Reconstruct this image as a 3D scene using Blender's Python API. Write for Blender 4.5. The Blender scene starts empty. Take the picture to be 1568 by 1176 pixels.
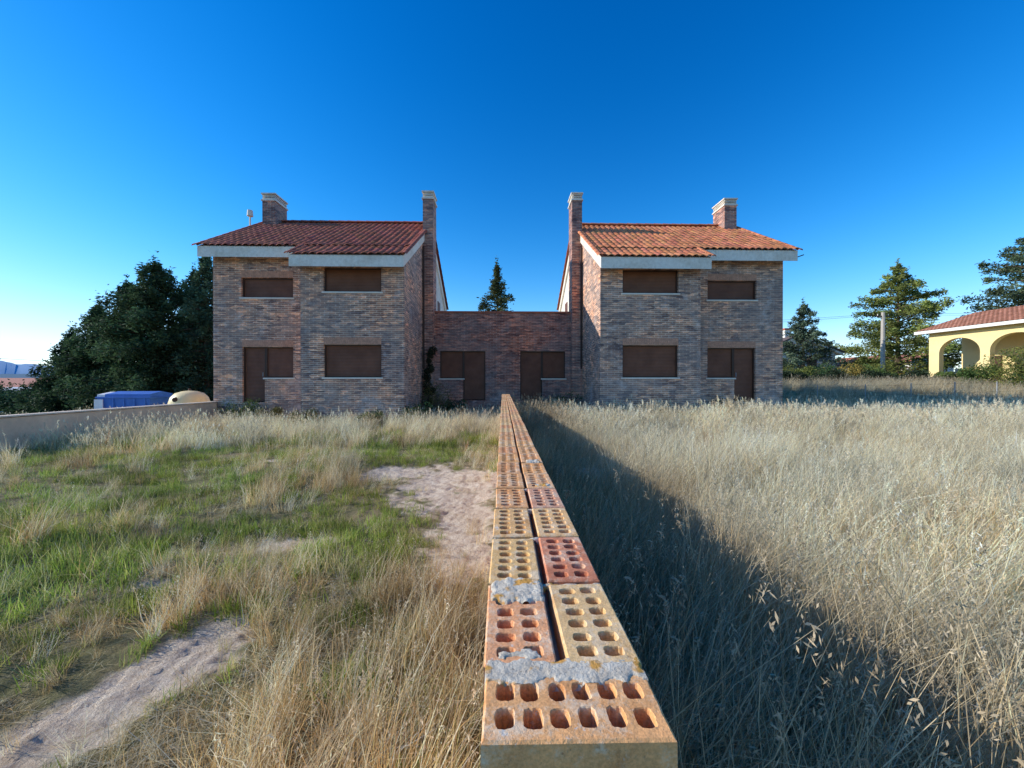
import bpy, math, random
import numpy as np
from mathutils import Vector, noise, Matrix
rng=np.random.default_rng(7); random.seed(7)
sc=bpy.context.scene
# ---------------------------------------------------------------- helpers
def empty(name,loc=(0,0,0)):
    e=bpy.data.objects.new(name,None); e.location=loc; sc.collection.objects.link(e); return e
def mesh_np(name,V,F,mats,parent=None,smooth=False,col=None,link=True,midx=None):
    V=np.asarray(V,dtype=np.float32).reshape(-1,3); me=bpy.data.meshes.new(name)
    F=np.asarray(F,dtype=np.int32); n,k=F.shape
    me.vertices.add(len(V)); me.vertices.foreach_set('co',V.ravel())
    me.loops.add(n*k); me.loops.foreach_set('vertex_index',F.ravel())
    me.polygons.add(n); me.polygons.foreach_set('loop_start',np.arange(0,n*k,k,dtype=np.int32))
    me.polygons.foreach_set('loop_total',np.full(n,k,dtype=np.int32))
    if smooth: me.polygons.foreach_set('use_smooth',np.ones(n,dtype=bool))
    me.update(calc_edges=True)
    for m in (mats if isinstance(mats,(list,tuple)) else [mats]): me.materials.append(m)
    if midx is not None: me.polygons.foreach_set('material_index',np.asarray(midx,dtype=np.int32))
    if col is not None:
        a=me.attributes.new('Col','FLOAT_COLOR','POINT'); c=np.ones((len(V),4),dtype=np.float32); c[:,:3]=col; a.data.foreach_set('color',c.ravel())
    ob=bpy.data.objects.new(name,me)
    if link: sc.collection.objects.link(ob)
    if parent: ob.parent=parent
    return ob
def mesh_py(name,V,F,mats,parent=None,smooth=False,midx=None):
    me=bpy.data.meshes.new(name); me.from_pydata([tuple(v) for v in V],[],F); me.update()
    for m in (mats if isinstance(mats,(list,tuple)) else [mats]): me.materials.append(m)
    for i,p in enumerate(me.polygons):
        p.use_smooth=smooth
        if midx: p.material_index=midx[i]
    ob=bpy.data.objects.new(name,me); sc.collection.objects.link(ob)
    if parent: ob.parent=parent
    return ob
BF=[(0,3,2,1),(4,5,6,7),(0,1,5,4),(1,2,6,5),(2,3,7,6),(3,0,4,7)]
def box(name,x0,x1,y0,y1,z0,z1,mat,parent=None,bev=0):
    x0,x1=min(x0,x1),max(x0,x1); y0,y1=min(y0,y1),max(y0,y1)
    V=[(x0,y0,z0),(x1,y0,z0),(x1,y1,z0),(x0,y1,z0),(x0,y0,z1),(x1,y0,z1),(x1,y1,z1),(x0,y1,z1)]
    ob=mesh_py(name,V,BF,mat,parent)
    if bev:
        m=ob.modifiers.new('b','BEVEL'); m.width=bev; m.segments=2
    return ob
def cyl(name,p0,p1,r0,r1,mat,parent=None,n=12):
    p0=Vector(p0);p1=Vector(p1); d=(p1-p0).normalized(); q=d.to_track_quat('Z','Y')
    V=[];F=[]
    for p,r in((p0,r0),(p1,r1)):
        for i in range(n):
            a=2*math.pi*i/n; V.append(p+q@Vector((r*math.cos(a),r*math.sin(a),0)))
    for i in range(n): F.append((i,(i+1)%n,n+(i+1)%n,n+i))
    F.append(tuple(range(n-1,-1,-1))); F.append(tuple(range(n,2*n)))
    return mesh_py(name,V,F,mat,parent,smooth=False)
def prism_x(name,prof,x0,x1,mat,parent=None):
    n=len(prof); x0,x1=min(x0,x1),max(x0,x1)
    V=[(x0,y,z) for y,z in prof]+[(x1,y,z) for y,z in prof]
    F=[tuple(range(n-1,-1,-1)),tuple(range(n,2*n))]+[(i,(i+1)%n,n+(i+1)%n,n+i) for i in range(n)]
    ob=mesh_py(name,V,F,mat,parent)
    import bmesh
    bm=bmesh.new(); bm.from_mesh(ob.data); bmesh.ops.recalc_face_normals(bm,faces=bm.faces); bm.to_mesh(ob.data); bm.free()
    return ob
def ss(a,b,v):
    t=min(1,max(0,(v-a)/(b-a))); return t*t*(3-2*t)
# ---------------------------------------------------------------- materials
class M:
    def __init__(s,name,rough=.85,spec=.3):
        s.m=bpy.data.materials.new(name); s.m.use_nodes=True; s.nt=s.m.node_tree; s.N=s.nt.nodes
        s.b=s.N['Principled BSDF']; s.b.inputs['Roughness'].default_value=rough; s.b.inputs['Specular IOR Level'].default_value=spec
    def n(s,t,**k):
        nd=s.N.new(t)
        for a,v in k.items():
            if hasattr(nd,a): setattr(nd,a,v)
        return nd
    def l(s,a,b): s.nt.links.new(a,b)
    def noise(s,scale,detail=5,rough=.6,vec=None):
        nd=s.n('ShaderNodeTexNoise'); nd.inputs['Scale'].default_value=scale; nd.inputs['Detail'].default_value=detail; nd.inputs['Roughness'].default_value=rough
        if vec is None:
            if not hasattr(s,'tc'): s.tc=s.n('ShaderNodeTexCoord')
            vec=s.tc.outputs['Object']
        s.l(vec,nd.inputs['Vector']); return nd.outputs['Fac']
    def ramp(s,fac,stops):
        r=s.n('ShaderNodeValToRGB'); e=r.color_ramp.elements
        while len(e)<len(stops): e.new(.5)
        for el,(p,c) in zip(e,stops): el.position=p; el.color=tuple(c)+(1,) if len(c)==3 else c
        s.l(fac,r.inputs['Fac']); return r.outputs['Color']
    def mix(s,f,a,b,mode='MIX'):
        m=s.n('ShaderNodeMix',data_type='RGBA',blend_type=mode)
        for i,v in ((0,f),(6,a),(7,b)):
            if isinstance(v,(int,float)): m.inputs[i].default_value=v
            elif isinstance(v,tuple): m.inputs[i].default_value=v if len(v)==4 else v+(1,)
            else: s.l(v,m.inputs[i])
        return m.outputs[2]
    def col(s,c):
        if isinstance(c,tuple): s.b.inputs['Base Color'].default_value=c if len(c)==4 else c+(1,)
        else: s.l(c,s.b.inputs['Base Color'])
    def bump(s,h,st=.3,d=.02):
        b=s.n('ShaderNodeBump'); b.inputs['Strength'].default_value=st; b.inputs['Distance'].default_value=d
        s.l(h,b.inputs['Height']); s.l(b.outputs['Normal'],s.b.inputs['Normal'])
def simple(name,c,rough=.8,var=.25,scale=3,bump=.2):
    m=M(name,rough); f=m.noise(scale); f2=m.noise(scale*9)
    a=tuple(max(0,x*(1-var)) for x in c); b=tuple(min(1,x*(1+var)) for x in c)
    cc=m.ramp(f,[(.3,a),(.7,b)]); cc=m.mix(.35,cc,m.ramp(f2,[(.3,a),(.7,b)])); m.col(cc)
    if bump: m.bump(f2,bump,.01)
    return m.m
def brickmat(name,c1,c2,mortar,white=.35,rows=.068,ms=.0085):
    m=M(name,.85); tc=m.n('ShaderNodeTexCoord'); m.tc=tc
    sp=m.n('ShaderNodeSeparateXYZ'); m.l(tc.outputs['Object'],sp.inputs[0])
    ad=m.n('ShaderNodeMath',operation='ADD'); m.l(sp.outputs[0],ad.inputs[0]); m.l(sp.outputs[1],ad.inputs[1])
    cb=m.n('ShaderNodeCombineXYZ'); m.l(ad.outputs[0],cb.inputs[0]); m.l(sp.outputs[2],cb.inputs[1])
    t=m.n('ShaderNodeTexBrick'); t.inputs['Scale'].default_value=1; t.inputs['Brick Width'].default_value=.25; t.inputs['Row Height'].default_value=rows
    t.inputs['Mortar Size'].default_value=ms; t.inputs['Mortar Smooth'].default_value=.2; t.inputs['Bias'].default_value=0
    t.inputs['Color1'].default_value=c1+(1,); t.inputs['Color2'].default_value=c2+(1,); t.inputs['Mortar'].default_value=mortar+(1,)
    m.l(cb.outputs[0],t.inputs['Vector'])
    n1=m.noise(.55,4,.65); n2=m.noise(2.6,6,.7); n3=m.noise(.9,5,.7); n4=m.noise(.8,5,.7)
    tint=m.ramp(n1,[(.36,(.66,.68,.76)),(.5,(1,1,1)),(.64,(1.35,1.10,.92))])
    c=m.mix(1.0,t.outputs['Color'],tint,'MULTIPLY')
    mp=m.n('ShaderNodeMapping'); mp.inputs['Scale'].default_value=(4,1/rows,1); m.l(cb.outputs[0],mp.inputs[0])
    vo=m.n('ShaderNodeTexVoronoi'); vo.inputs['Scale'].default_value=1; m.l(mp.outputs[0],vo.inputs['Vector'])
    sp2=m.n('ShaderNodeSeparateColor'); m.l(vo.outputs['Color'],sp2.inputs[0])
    c=m.mix(.9,c,m.ramp(sp2.outputs[0],[(0,(.34,.34,.42)),(.4,(.88,.86,.86)),(.75,(1.1,1.05,1)),(1,(1.8,1.6,1.4))]),'MULTIPLY')
    c=m.mix(m.ramp(n4,[(.42,(.40,.40,.40)),(.56,(0,0,0))]),c,(.27,.24,.22))
    eff=m.ramp(n2,[(.54,(0,0,0)),(.72,(white,white,white))])
    mr=m.n('ShaderNodeMapRange'); mr.inputs[1].default_value=0; mr.inputs[2].default_value=2.2; mr.inputs[3].default_value=.75; mr.inputs[4].default_value=0; m.l(sp.outputs[2],mr.inputs[0])
    low=m.mix(1.0,m.ramp(n3,[(.5,(0,0,0)),(.66,(1,1,1))]),mr.outputs[0],'MULTIPLY')
    c=m.mix(eff,c,(.68,.62,.57)); c=m.mix(low,c,(.66,.60,.56)); m.col(c)
    inv=m.n('ShaderNodeMath',operation='SUBTRACT'); inv.inputs[0].default_value=1; m.l(t.outputs['Fac'],inv.inputs[1])
    m.bump(inv.outputs[0],.6,.012); return m.m
BRL=brickmat('brick_facing_left',(.64,.33,.20),(.32,.18,.13),(.74,.62,.49),.5)
BRR=brickmat('brick_facing_right',(.64,.35,.22),(.32,.19,.135),(.70,.59,.48),.5)
BRK=brickmat('brick_annex',(.50,.19,.12),(.24,.095,.075),(.50,.36,.29),.25)
BRC=brickmat('brick_chimney',(.54,.23,.15),(.28,.12,.09),(.58,.47,.38),.25)
SOL=simple('soldier_brick',(.54,.28,.18),.85,.4,14)
m=M('cream_concrete',.85); f=m.noise(1.2,6,.7); f2=m.noise(9,6,.7)
c=m.ramp(f,[(.35,(.68,.58,.44)),(.55,(.88,.80,.67))]); c=m.mix(.3,c,m.ramp(f2,[(.35,(.42,.36,.28)),(.6,(.87,.82,.72))])); m.col(c); m.bump(f2,.2); CREAM=m.m
m=M('brown_shutter',.5); tc=m.n('ShaderNodeTexCoord'); m.tc=tc
w=m.n('ShaderNodeTexWave',wave_type='BANDS',bands_direction='Z'); w.inputs['Scale'].default_value=6.3; m.l(tc.outputs['Object'],w.inputs['Vector'])
f=m.noise(2.2,5); c=m.ramp(f,[(.3,(.15,.058,.03)),(.7,(.23,.095,.052))]); c=m.mix(.5,c,m.ramp(w.outputs['Fac'],[(0,(.55,.55,.55)),(.25,(1,1,1))]),'MULTIPLY'); m.col(c); m.bump(w.outputs['Fac'],.7,.012); SHUT=m.m
FRAME=simple('dark_brown_frame',(.07,.035,.022),.5,.2,5,0)
SILL=simple('light_sill',(.75,.68,.57),.8,.15,4)
def tilemat(name,k):
    m=M(name,.75); a=m.n('ShaderNodeAttribute'); a.attribute_name='Col'; m.tc=m.n('ShaderNodeTexCoord')
    f=m.noise(1.1,5,.7); f2=m.noise(18,4)
    c=m.mix(.8,a.outputs['Color'],m.ramp(f,[(.3,(.6,.55,.52)),(.65,(1.1,1.08,1.05))]),'MULTIPLY'); c=m.mix(.3,c,m.ramp(f2,[(.3,(.15,.08,.06)),(.7,k)])); m.col(c); m.bump(f2,.3,.01); return m.m
TL=tilemat('roof_tile_weathered',(.48,.14,.08)); TR=tilemat('roof_tile_orange',(.75,.30,.15))
def foliage(name,tr=.35,rough=.8):
    m=M(name,rough,.15); a=m.n('ShaderNodeAttribute'); a.attribute_name='Col'; m.col(a.outputs['Color'])
    t=m.n('ShaderNodeBsdfTranslucent'); m.l(a.outputs['Color'],t.inputs[0]); mx=m.n('ShaderNodeMixShader'); mx.inputs[0].default_value=tr
    m.l(m.b.outputs[0],mx.inputs[1]); m.l(t.outputs[0],mx.inputs[2]); m.l(mx.outputs[0],m.N['Material Output'].inputs[0]); return m.m
GR=foliage('grass_blades',.38); LEAF=foliage('tree_foliage',.3)
BARK=simple('bark',(.14,.10,.07),.95,.35,5,.5)
# ---------------------------------------------------------------- terrain
def seg(x,y,ax,ay,bx,by,r):
    dx,dy=bx-ax,by-ay; t=max(0,min(1,((x-ax)*dx+(y-ay)*dy)/(dx*dx+dy*dy))); return math.hypot(x-ax-t*dx,y-ay-t*dy)/r
def bare(x,y):
    if x<-6 or x>3 or y>9: return 0
    w=.55*noise.noise((x*2.2,y*2.2,3))+.45*noise.noise((x*6,y*6,8))+.4*noise.noise((x*14,y*14,8))
    d=min(math.hypot((x+.72)/.78,(y-5.6)/1.25), math.hypot((x+1.65)/.55,(y-6.3)/.6), seg(x,y,-.38,4.5,-.36,3.1,.31), math.hypot((x+1.85)/.38,(y-3.6)/.18),
          seg(x,y,-2.0,1.1,-1.66,2.2,.22), math.hypot((x+2.5)/.2,(y-2.85)/.10),
          seg(x,y,-3.6,7.4,-5,7.0,.10), math.hypot((x-1.2)/.45,(y-6.3)/.4))
    return 1-ss(.7,1.2,d+w)
def gh(x,y):
    k=math.exp(-((x/40)**2+(y/50)**2))
    h=k*(.07*noise.noise((x*.45,y*.45,0))+.03*noise.noise((x*1.7,y*1.7,5)))
    if abs(x)<7 and 0<y<9: h-=.012*bare(x,y)-.022*noise.noise((x*7,y*7,2))-.014*noise.noise((x*17,y*17,2))
    h+=1.25*ss(13.5,27,y)*ss(7,14,x)
    if x<-11: h-=min(12,.045*(-11-x))
    return h
def axis(lo,hi,step,far,g=1.17):
    a=list(np.arange(lo,hi+1e-6,step)); s=step
    while a[-1]<far: s*=g; a.append(a[-1]+s)
    s=step; b=[]; p=lo
    while p>-far: s*=g; p-=s; b.append(p)
    return np.array(b[::-1]+a)
xs=axis(-3.2,.2,.022,4000,1.08); ys=axis(1.0,6.5,.025,5000,1.08)
V=[];C=[]
for yy in ys:
    for xx in xs:
        near=-3.6<xx<.4 and .9<yy<7
        bb=bare(xx,yy) if abs(xx)<7 and 0<yy<9 else 0
        z=gh(xx,yy)
        if near: z+=(.012*noise.noise((xx*38,yy*38,4))+.02*max(0,noise.noise((xx*22,yy*22,9))-.25))*(.3+.7*bb)
        V.append((xx,yy,z)); C.append((bb,0,0))
nx,ny=len(xs),len(ys)
I=np.arange(nx*ny).reshape(ny,nx); F=np.stack([I[:-1,:-1],I[:-1,1:],I[1:,1:],I[1:,:-1]],-1).reshape(-1,4)
m=M('ground_soil',.95,.1); a=m.n('ShaderNodeAttribute'); a.attribute_name='Col'; sp=m.n('ShaderNodeSeparateColor'); m.l(a.outputs['Color'],sp.inputs[0])
f=m.noise(1.1,6,.65); f2=m.noise(9,8,.75); f3=m.noise(60,6,.7); f4=m.noise(.01,6,.6); f5=m.noise(2.3,5,.7)
base=m.ramp(f,[(.38,(.34,.25,.13)),(.55,(.17,.18,.06)),(.68,(.40,.30,.16))]); base=m.mix(.4,base,m.ramp(f3,[(.3,(.1,.08,.04)),(.7,(.45,.37,.22))]))
soil=m.ramp(f2,[(.3,(.50,.37,.25)),(.5,(.80,.64,.47)),(.72,(.90,.79,.62))]); soil=m.mix(.4,soil,m.ramp(f3,[(.36,(.34,.24,.16)),(.56,(.88,.75,.58))]))
soil=m.mix(m.ramp(f5,[(.5,(0,0,0)),(.65,(.55,.55,.55))]),soil,(.54,.38,.23))
c=m.mix(sp.outputs[0],base,soil)
far=m.ramp(f4,[(.35,(.10,.11,.06)),(.5,(.22,.19,.12)),(.65,(.08,.10,.05))])
ge=m.n('ShaderNodeNewGeometry'); ln=m.n('ShaderNodeVectorMath',operation='LENGTH'); m.l(ge.outputs['Position'],ln.inputs[0])
mr=m.n('ShaderNodeMapRange'); mr.inputs[1].default_value=35; mr.inputs[2].default_value=90; m.l(ln.outputs['Value'],mr.inputs[0])
c=m.mix(mr.outputs[0],c,far)
m.col(c); m.bump(f3,1,.03); GROUND=m.m
mesh_np('ground',V,F,GROUND,smooth=True,col=np.array(C))
ry=np.arange(-5,160,2.0); RV=[];RF=[]
for i,yy in enumerate(ry):
    for xx in (-31,-28,-25,-23): RV.append((xx,yy,gh(xx,yy)+.02+(.06 if yy>20 else .03)))
for i in range(len(ry)-1):
    for j in range(3): RF.append((i*4+j,i*4+j+1,i*4+j+5,i*4+j+4))
mesh_py('road',RV,RF,simple('asphalt',(.07,.07,.07),.9,.2,2))
# ---------------------------------------------------------------- houses
def wall(name,origin,ux,width,z0,z1,ops,mat,parent,inward,depth=.14):
    xs_=sorted(set([0,width]+[v for o in ops for v in o[:2]])); zs=sorted(set([z0,z1]+[v for o in ops for v in o[2:4]]))
    O=Vector(origin); U=Vector(ux); W=Vector(inward); V=[];F=[]
    def P(a,z,d=0): V.append(O+U*a+Vector((0,0,z))+W*d); return len(V)-1
    for i in range(len(xs_)-1):
        for j in range(len(zs)-1):
            a0,a1,b0,b1=xs_[i],xs_[i+1],zs[j],zs[j+1]; mx,mz=(a0+a1)/2,(b0+b1)/2
            if any(o[0]<mx<o[1] and o[2]<mz<o[3] for o in ops): continue
            F.append((P(a0,b0),P(a1,b0),P(a1,b1),P(a0,b1)))
    for k,o in enumerate(ops):
        a0,a1,b0,b1=o[:4]
        def shared(side):
            return any(q is not o and abs(q[0 if side else 1]-(a1 if side else a0))<1e-4 for q in ops)
        if not shared(0): F.append((P(a0,b0),P(a0,b0,depth),P(a0,b1,depth),P(a0,b1)))
        if not shared(1): F.append((P(a1,b0),P(a1,b0,depth),P(a1,b1,depth),P(a1,b1)))
        F.append((P(a0,b1),P(a1,b1),P(a1,b1,depth),P(a0,b1,depth))); F.append((P(a0,b0),P(a1,b0),P(a1,b0,depth),P(a0,b0,depth)))
    return mesh_py(name,V,F,mat,parent)
def opening(nm,x0,x1,y,z0,z1,parent,door=False):
    x0,x1=min(x0,x1),max(x0,x1); d=.11
    box(nm+'_shutter',x0+.04,x1-.04,y+d+.012,y+d+.05,z0+.03,z1-.03,SHUT,parent)
    t=.045
    box(nm+'_frame_l',x0+.003,x0+t,y+d-.03,y+d+.03,z0,z1,FRAME,parent); box(nm+'_frame_r',x1-t,x1-.003,y+d-.03,y+d+.03,z0,z1,FRAME,parent)
    box(nm+'_frame_t',x0+t,x1-t,y+d-.03,y+d+.03,z1-t,z1-.003,FRAME,parent)
    if not door:
        box(nm+'_frame_b',x0+t,x1-t,y+d-.03,y+d+.03,z0+.003,z0+t,FRAME,parent)
        box(nm+'_sill',x0-.05,x1+.05,y-.035,y+d-.035,z0-.05,z0+.0025,SILL,parent,.004)
def tiles(name,x0,x1,rows,mat,parent,base,seed,back=False):
    r=np.random.default_rng(seed); V=[];F=[];C=[]; p=.235; S=8
    for (ya,yb,za,zb,xa,xb) in rows:
        n=int(round((xb-xa)/p)); w=(xb-xa)/n
        for k in range(n):
            c=np.array(base)*r.uniform(.68,1.25)*np.array([1,r.uniform(.85,1.25),r.uniform(.85,1.25)])
            jy=r.normal(0,.010); jz=r.normal(0,.005); i0=len(V)
            for s in range(S+1):
                u=s/S; x=xa+w*(k+u); zz=.062*abs(math.sin(math.pi*u))**.8
                V+= [(x,ya+jy,za+.022+jz+zz-.03),(x,ya+jy,za+.022+jz+zz),(x,yb,zb+zz*.92-.004)]; C+=[c]*3
            for s in range(S):
                a=i0+3*s; F+=[(a,a+3,a+4,a+1),(a+1,a+4,a+5,a+2)]
    return mesh_np(name,V,F,mat,parent,smooth=False,col=np.clip(np.array(C),0,.92))
Zr=8.61; SL=.6
def roofz(y): return 5.61+SL*(y-13) if y<=18 else Zr-SL*(y-18)
def house(s,BR,tmat,tbase,seed):
    H=empty('brick_house'); X=lambda a:s*a
    inn,blk,out=3.35,6.83,10.45
    def W(nm,a0,a1,y,z1,ops):
        lo=min(X(a0),X(a1)); oo=[]
        for (p,q,zb,zt) in ops:
            l,h=min(X(p),X(q))-lo,max(X(p),X(q))-lo; oo.append((l,h,zb,zt))
        wall(nm,(lo,y,0),(1,0,0),abs(a1-a0),-.3,z1,oo,BR,H,(0,1,0))
    W('wall_front_block',inn,blk,13.4,5.5,[(4.12,6.06,4.5,5.32),(4.12,6.06,1.6,2.72)])
    W('wall_front_main',blk,out,14.4,6.1,[(7.6,9.45,4.5,5.22),(7.6,8.62,1.6,2.72),(8.62,9.42,.72,2.72)])
    opening('upper_window',X(4.12),X(6.06),13.4,4.5,5.32,H); opening('lower_window',X(4.12),X(6.06),13.4,1.6,2.72,H)
    opening('upper_side_window',X(7.6),X(9.45),14.4,4.5,5.22,H); opening('lower_side_window',X(7.6),X(8.62),14.4,1.6,2.72,H); opening('door',X(8.62),X(9.42),14.4,.72,2.72,H,True)
    box('door_handle',X(8.72),X(8.74),14.47,14.5,1.65,1.8,simple('metal_handle',(.3,.3,.3),.4,.1),H)
    for a0,a1,y,z in ((4.12,6.06,13.4,2.72),(7.6,9.42,14.4,2.72),(7.6,9.45,14.4,5.22)):
        n=int(abs(a1-a0)/.068); VV=[];FF=[];x0=min(X(a0),X(a1))
        for k in range(n):
            xa=x0+k*(a1-a0)/n+.004; xb=x0+(k+1)*(a1-a0)/n-.004; b=len(VV); yy=y-.004-random.random()*.004
            for (px,pz) in ((xa,z+.005),(xb,z+.005),(xb,z+.235),(xa,z+.235)): VV+=[(px,yy,pz),(px,y+.02,pz)]
            FF+=[(b,b+2,b+4,b+6),(b,b+1,b+3,b+2),(b+2,b+3,b+5,b+4),(b+4,b+5,b+7,b+6),(b+6,b+7,b+1,b)]
        mesh_py('soldier_course',VV,FF,SOL,H)
    def side(nm,x,ya,yb,mat,z0=-.3):
        n=[(x,ya,z0),(x,yb,z0)]; top=[(x,yb,roofz(yb)-.3)]
        if ya<18<yb: top.append((x,18,Zr-.3))
        top.append((x,ya,roofz(ya)-.3)); mesh_py(nm,n+top,[tuple(range(len(n+top)))],mat,H)
    side('wall_inner',X(inn),13.4,17.3,BR)
    mesh_py('wall_inner_rear',[(X(inn),17.3,-.3),(X(inn),22.6,-.3),(X(inn),22.6,4.2),(X(inn),17.3,4.2)],[(0,1,2,3)],BR,H)
    side('gable_render',X(inn),17.3,22.6,CREAM,4.2)
    side('wall_outer',X(out),14.4,22.6,BR)
    mesh_py('wall_block_return',[(X(blk),13.4,-.3),(X(blk),14.4,-.3),(X(blk),14.4,roofz(14.4)-.3),(X(blk),13.4,5.5)],[(0,1,2,3)],BR,H)
    mesh_py('wall_rear',[(X(inn),22.6,-.3),(X(out),22.6,-.3),(X(out),22.6,5.6),(X(inn),22.6,5.6)],[(0,1,2,3)],BR,H)
    box('gable_window',X(inn)-s*.03,X(inn)+s*.02,20.2,20.9,4.75,5.6,SHUT,H)
    T=.37; ri,rb,ro=3.27,7.0,10.7
    prism_x('roof_slab',[(14,roofz(14)),(18,Zr),(23,roofz(23)),(23,roofz(23)-T),(18,Zr-T),(14,roofz(14)-T)],X(ri),X(ro),CREAM,H)
    prism_x('porch_slab',[(13,5.61),(13.998,roofz(13.998)),(13.998,roofz(13.998)-T),(13,5.61-T)],X(ri),X(rb),CREAM,H)
    rows=[];dy=1/3
    for k in range(15):
        ya=13+k*dy; yb=ya+dy+.05
        a,b=(ri-.03,rb+.03) if k<3 else (ri-.03,ro+.05)
        lo,hi=sorted((X(a),X(b))); yl=ya-(.06 if k in(0,3) else 0)
        rows.append((yl,min(yb,18.0),roofz(ya)+.02,roofz(min(yb,18))+.02,lo,hi))
    tiles('roof_tiles_front',0,0,rows,tmat,H,tbase,seed)
    rows=[]; lo,hi=sorted((X(ri-.03),X(ro+.05)))
    for k in range(15):
        ya=23-k*dy; yb=ya-dy-.05; rows.append((ya,max(yb,18),roofz(ya)+.02,roofz(max(yb,18))+.02,lo,hi))
    tiles('roof_tiles_rear',0,0,rows,tmat,H,tbase,seed+1)
    V=[];F=[];C=[]
    def cap(p0,p1,r):
        p0=Vector(p0);p1=Vector(p1);d=(p1-p0);L=d.length;d.normalize();sd=d.cross(Vector((0,0,1))).normalized();up=sd.cross(d)
        n=max(1,int(L/.4))
        for k in range(n):
            a=p0+d*(L*k/n-.02);b=p0+d*(L*(k+1)/n+.02); c=np.array(tbase)*random.uniform(.75,1.2); i0=len(V)
            for q,rr in((a,r*1.08),(b,r*.92)):
                for j in range(9):
                    t=math.pi*j/8; V.append(q+sd*rr*math.cos(t)+up*rr*.75*math.sin(t)); C.append(c)
            for j in range(8): F.append((i0+j,i0+j+1,i0+10+j,i0+9+j))
    cap((lo,18,Zr+.06),(hi,18,Zr+.06),.13)
    cap((X(ri-.03),12.95,5.64),(X(ri-.03),18,Zr+.05),.085); cap((X(ro+.05),13.95,roofz(13.95)+.03),(X(ro+.05),18,Zr+.05),.085); cap((X(rb+.03),12.95,5.64),(X(rb+.03),14,roofz(14)+.05),.085)
    cap((X(ri-.03),23,roofz(23)+.03),(X(ri-.03),18,Zr+.05),.085)
    mesh_np('ridge_caps',V,F,tmat,H,smooth=False,col=np.array(C))
    def chim(nm,xa,xb,ya,yb,z0,z1):
        box(nm+'_stack',X(xa),X(xb),ya,yb,z0,z1-.32,BRC,H)
        e=.04; z=z1-.32
        xl,xh=sorted((X(xa),X(xb)))
        box(nm+'_collar',xl-e,xh+e,ya-e,yb+e,z,z+.06,CREAM,H)
        for k in range(3): box(nm+'_louvre_%d'%k,xl,xh,ya,yb,z+.09+k*.07,z+.125+k*.07,CREAM,H)
        box(nm+'_core',xl+.06,xh-.06,ya+.06,yb-.06,z+.06,z+.29,FRAME,H)
        box(nm+'_cap',xl-e,xh+e,ya-e,yb+e,z+.285,z+.34,CREAM,H)
    chim('inner_chimney',2.92,3.345,16.5,17.3,-.3,9.42)
    chim('outer_chimney',9.95,10.5,17.4,18.35,7.6,9.68)
    cyl('downpipe',(X(3.30),16.42,2.0),(X(3.30),16.42,7.1),.04,.04,FRAME,H,8)
    if s<0:
        cyl('vent_pipe',(-10.9,17.2,7.9),(-10.9,17.2,8.75),.035,.035,SILL,H,8); cyl('vent_cowl',(-10.9,17.2,8.6),(-10.9,17.2,8.85),.12,.1,SILL,H,10)
    else:
        cyl('antenna_hook',(10.72,14.1,6.0),(11.0,14.1,6.1),.02,.02,FRAME,H,6)
    return H
house(-1,BRL,TL,(.50,.13,.07),11); house(1,BRR,TR,(.82,.27,.11),22)
A=empty('brick_annex')
wall('wall_front',(-3.34,16.9,0),(1,0,0),6.68,-.3,4.42,[(.64,1.64,1.6,2.78),(1.64,2.59,.66,2.78),(4.09,5.04,.66,2.78),(5.04,6.04,1.6,2.78)],BRK,A,(0,1,0))
opening('window_l',-2.70,-1.70,16.9,1.6,2.78,A); opening('door_l',-1.70,-.75,16.9,.66,2.78,A,True); opening('door_r',.75,1.70,16.9,.66,2.78,A,True); opening('window_r',1.70,2.70,16.9,1.6,2.78,A)
box('roof_slab',-3.34,3.34,16.95,22,4.2,4.36,CREAM,A)
box('coping',-3.34,3.34,16.86,17.12,4.421,4.49,simple('coping_tile',(.40,.13,.08),.8,.3,6),A)
box('wall_rear',-3.34,3.34,21.9,22.1,-.3,4.2,BRK,A)
# ---------------------------------------------------------------- hollow brick divider wall
m=M('hollow_clay',.9,.2); oi=m.n('ShaderNodeObjectInfo'); tc=m.n('ShaderNodeTexCoord')
ad=m.n('ShaderNodeVectorMath',operation='ADD'); m.l(tc.outputs['Object'],ad.inputs[0]); mu=m.n('ShaderNodeVectorMath',operation='SCALE'); m.l(oi.outputs['Location'],mu.inputs[0]); mu.inputs['Scale'].default_value=3.7; m.l(mu.outputs[0],ad.inputs[1])
v=ad.outputs[0]; f1=m.noise(14,6,.7,v); f2=m.noise(70,5,.7,v); f3=m.noise(260,3,.6,v); f4=m.noise(17,9,.82,v); f6=m.noise(30,8,.8,v)
c=m.mix(.8,oi.outputs['Color'],m.ramp(f1,[(.3,(.70,.58,.50)),(.5,(1,1,1)),(.7,(1.2,1.18,1.15))]),'MULTIPLY')
c=m.mix(.4,c,m.ramp(f3,[(.35,(.6,.5,.42)),(.65,(1.25,1.2,1.15))]),'MULTIPLY')
c=m.mix(m.ramp(f4,[(.49,(0,0,0)),(.62,(.7,.7,.7))]),c,(.84,.68,.47)); c=m.mix(m.ramp(f6,[(.60,(0,0,0)),(.66,(.85,.85,.85))]),c,(.72,.66,.56)); c=m.mix(m.ramp(f2,[(.28,(.75,.75,.75)),(.39,(0,0,0))]),c,(.26,.13,.065))
m.col(c); m.bump(f2,.6,.005); CLAY=m.m
m=M('mortar',.95,.1); f=m.noise(45,6,.75); f2=m.noise(160,5,.7); m2=m.noise(22,3,.5); m3=m.noise(90,5,.7)
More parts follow.
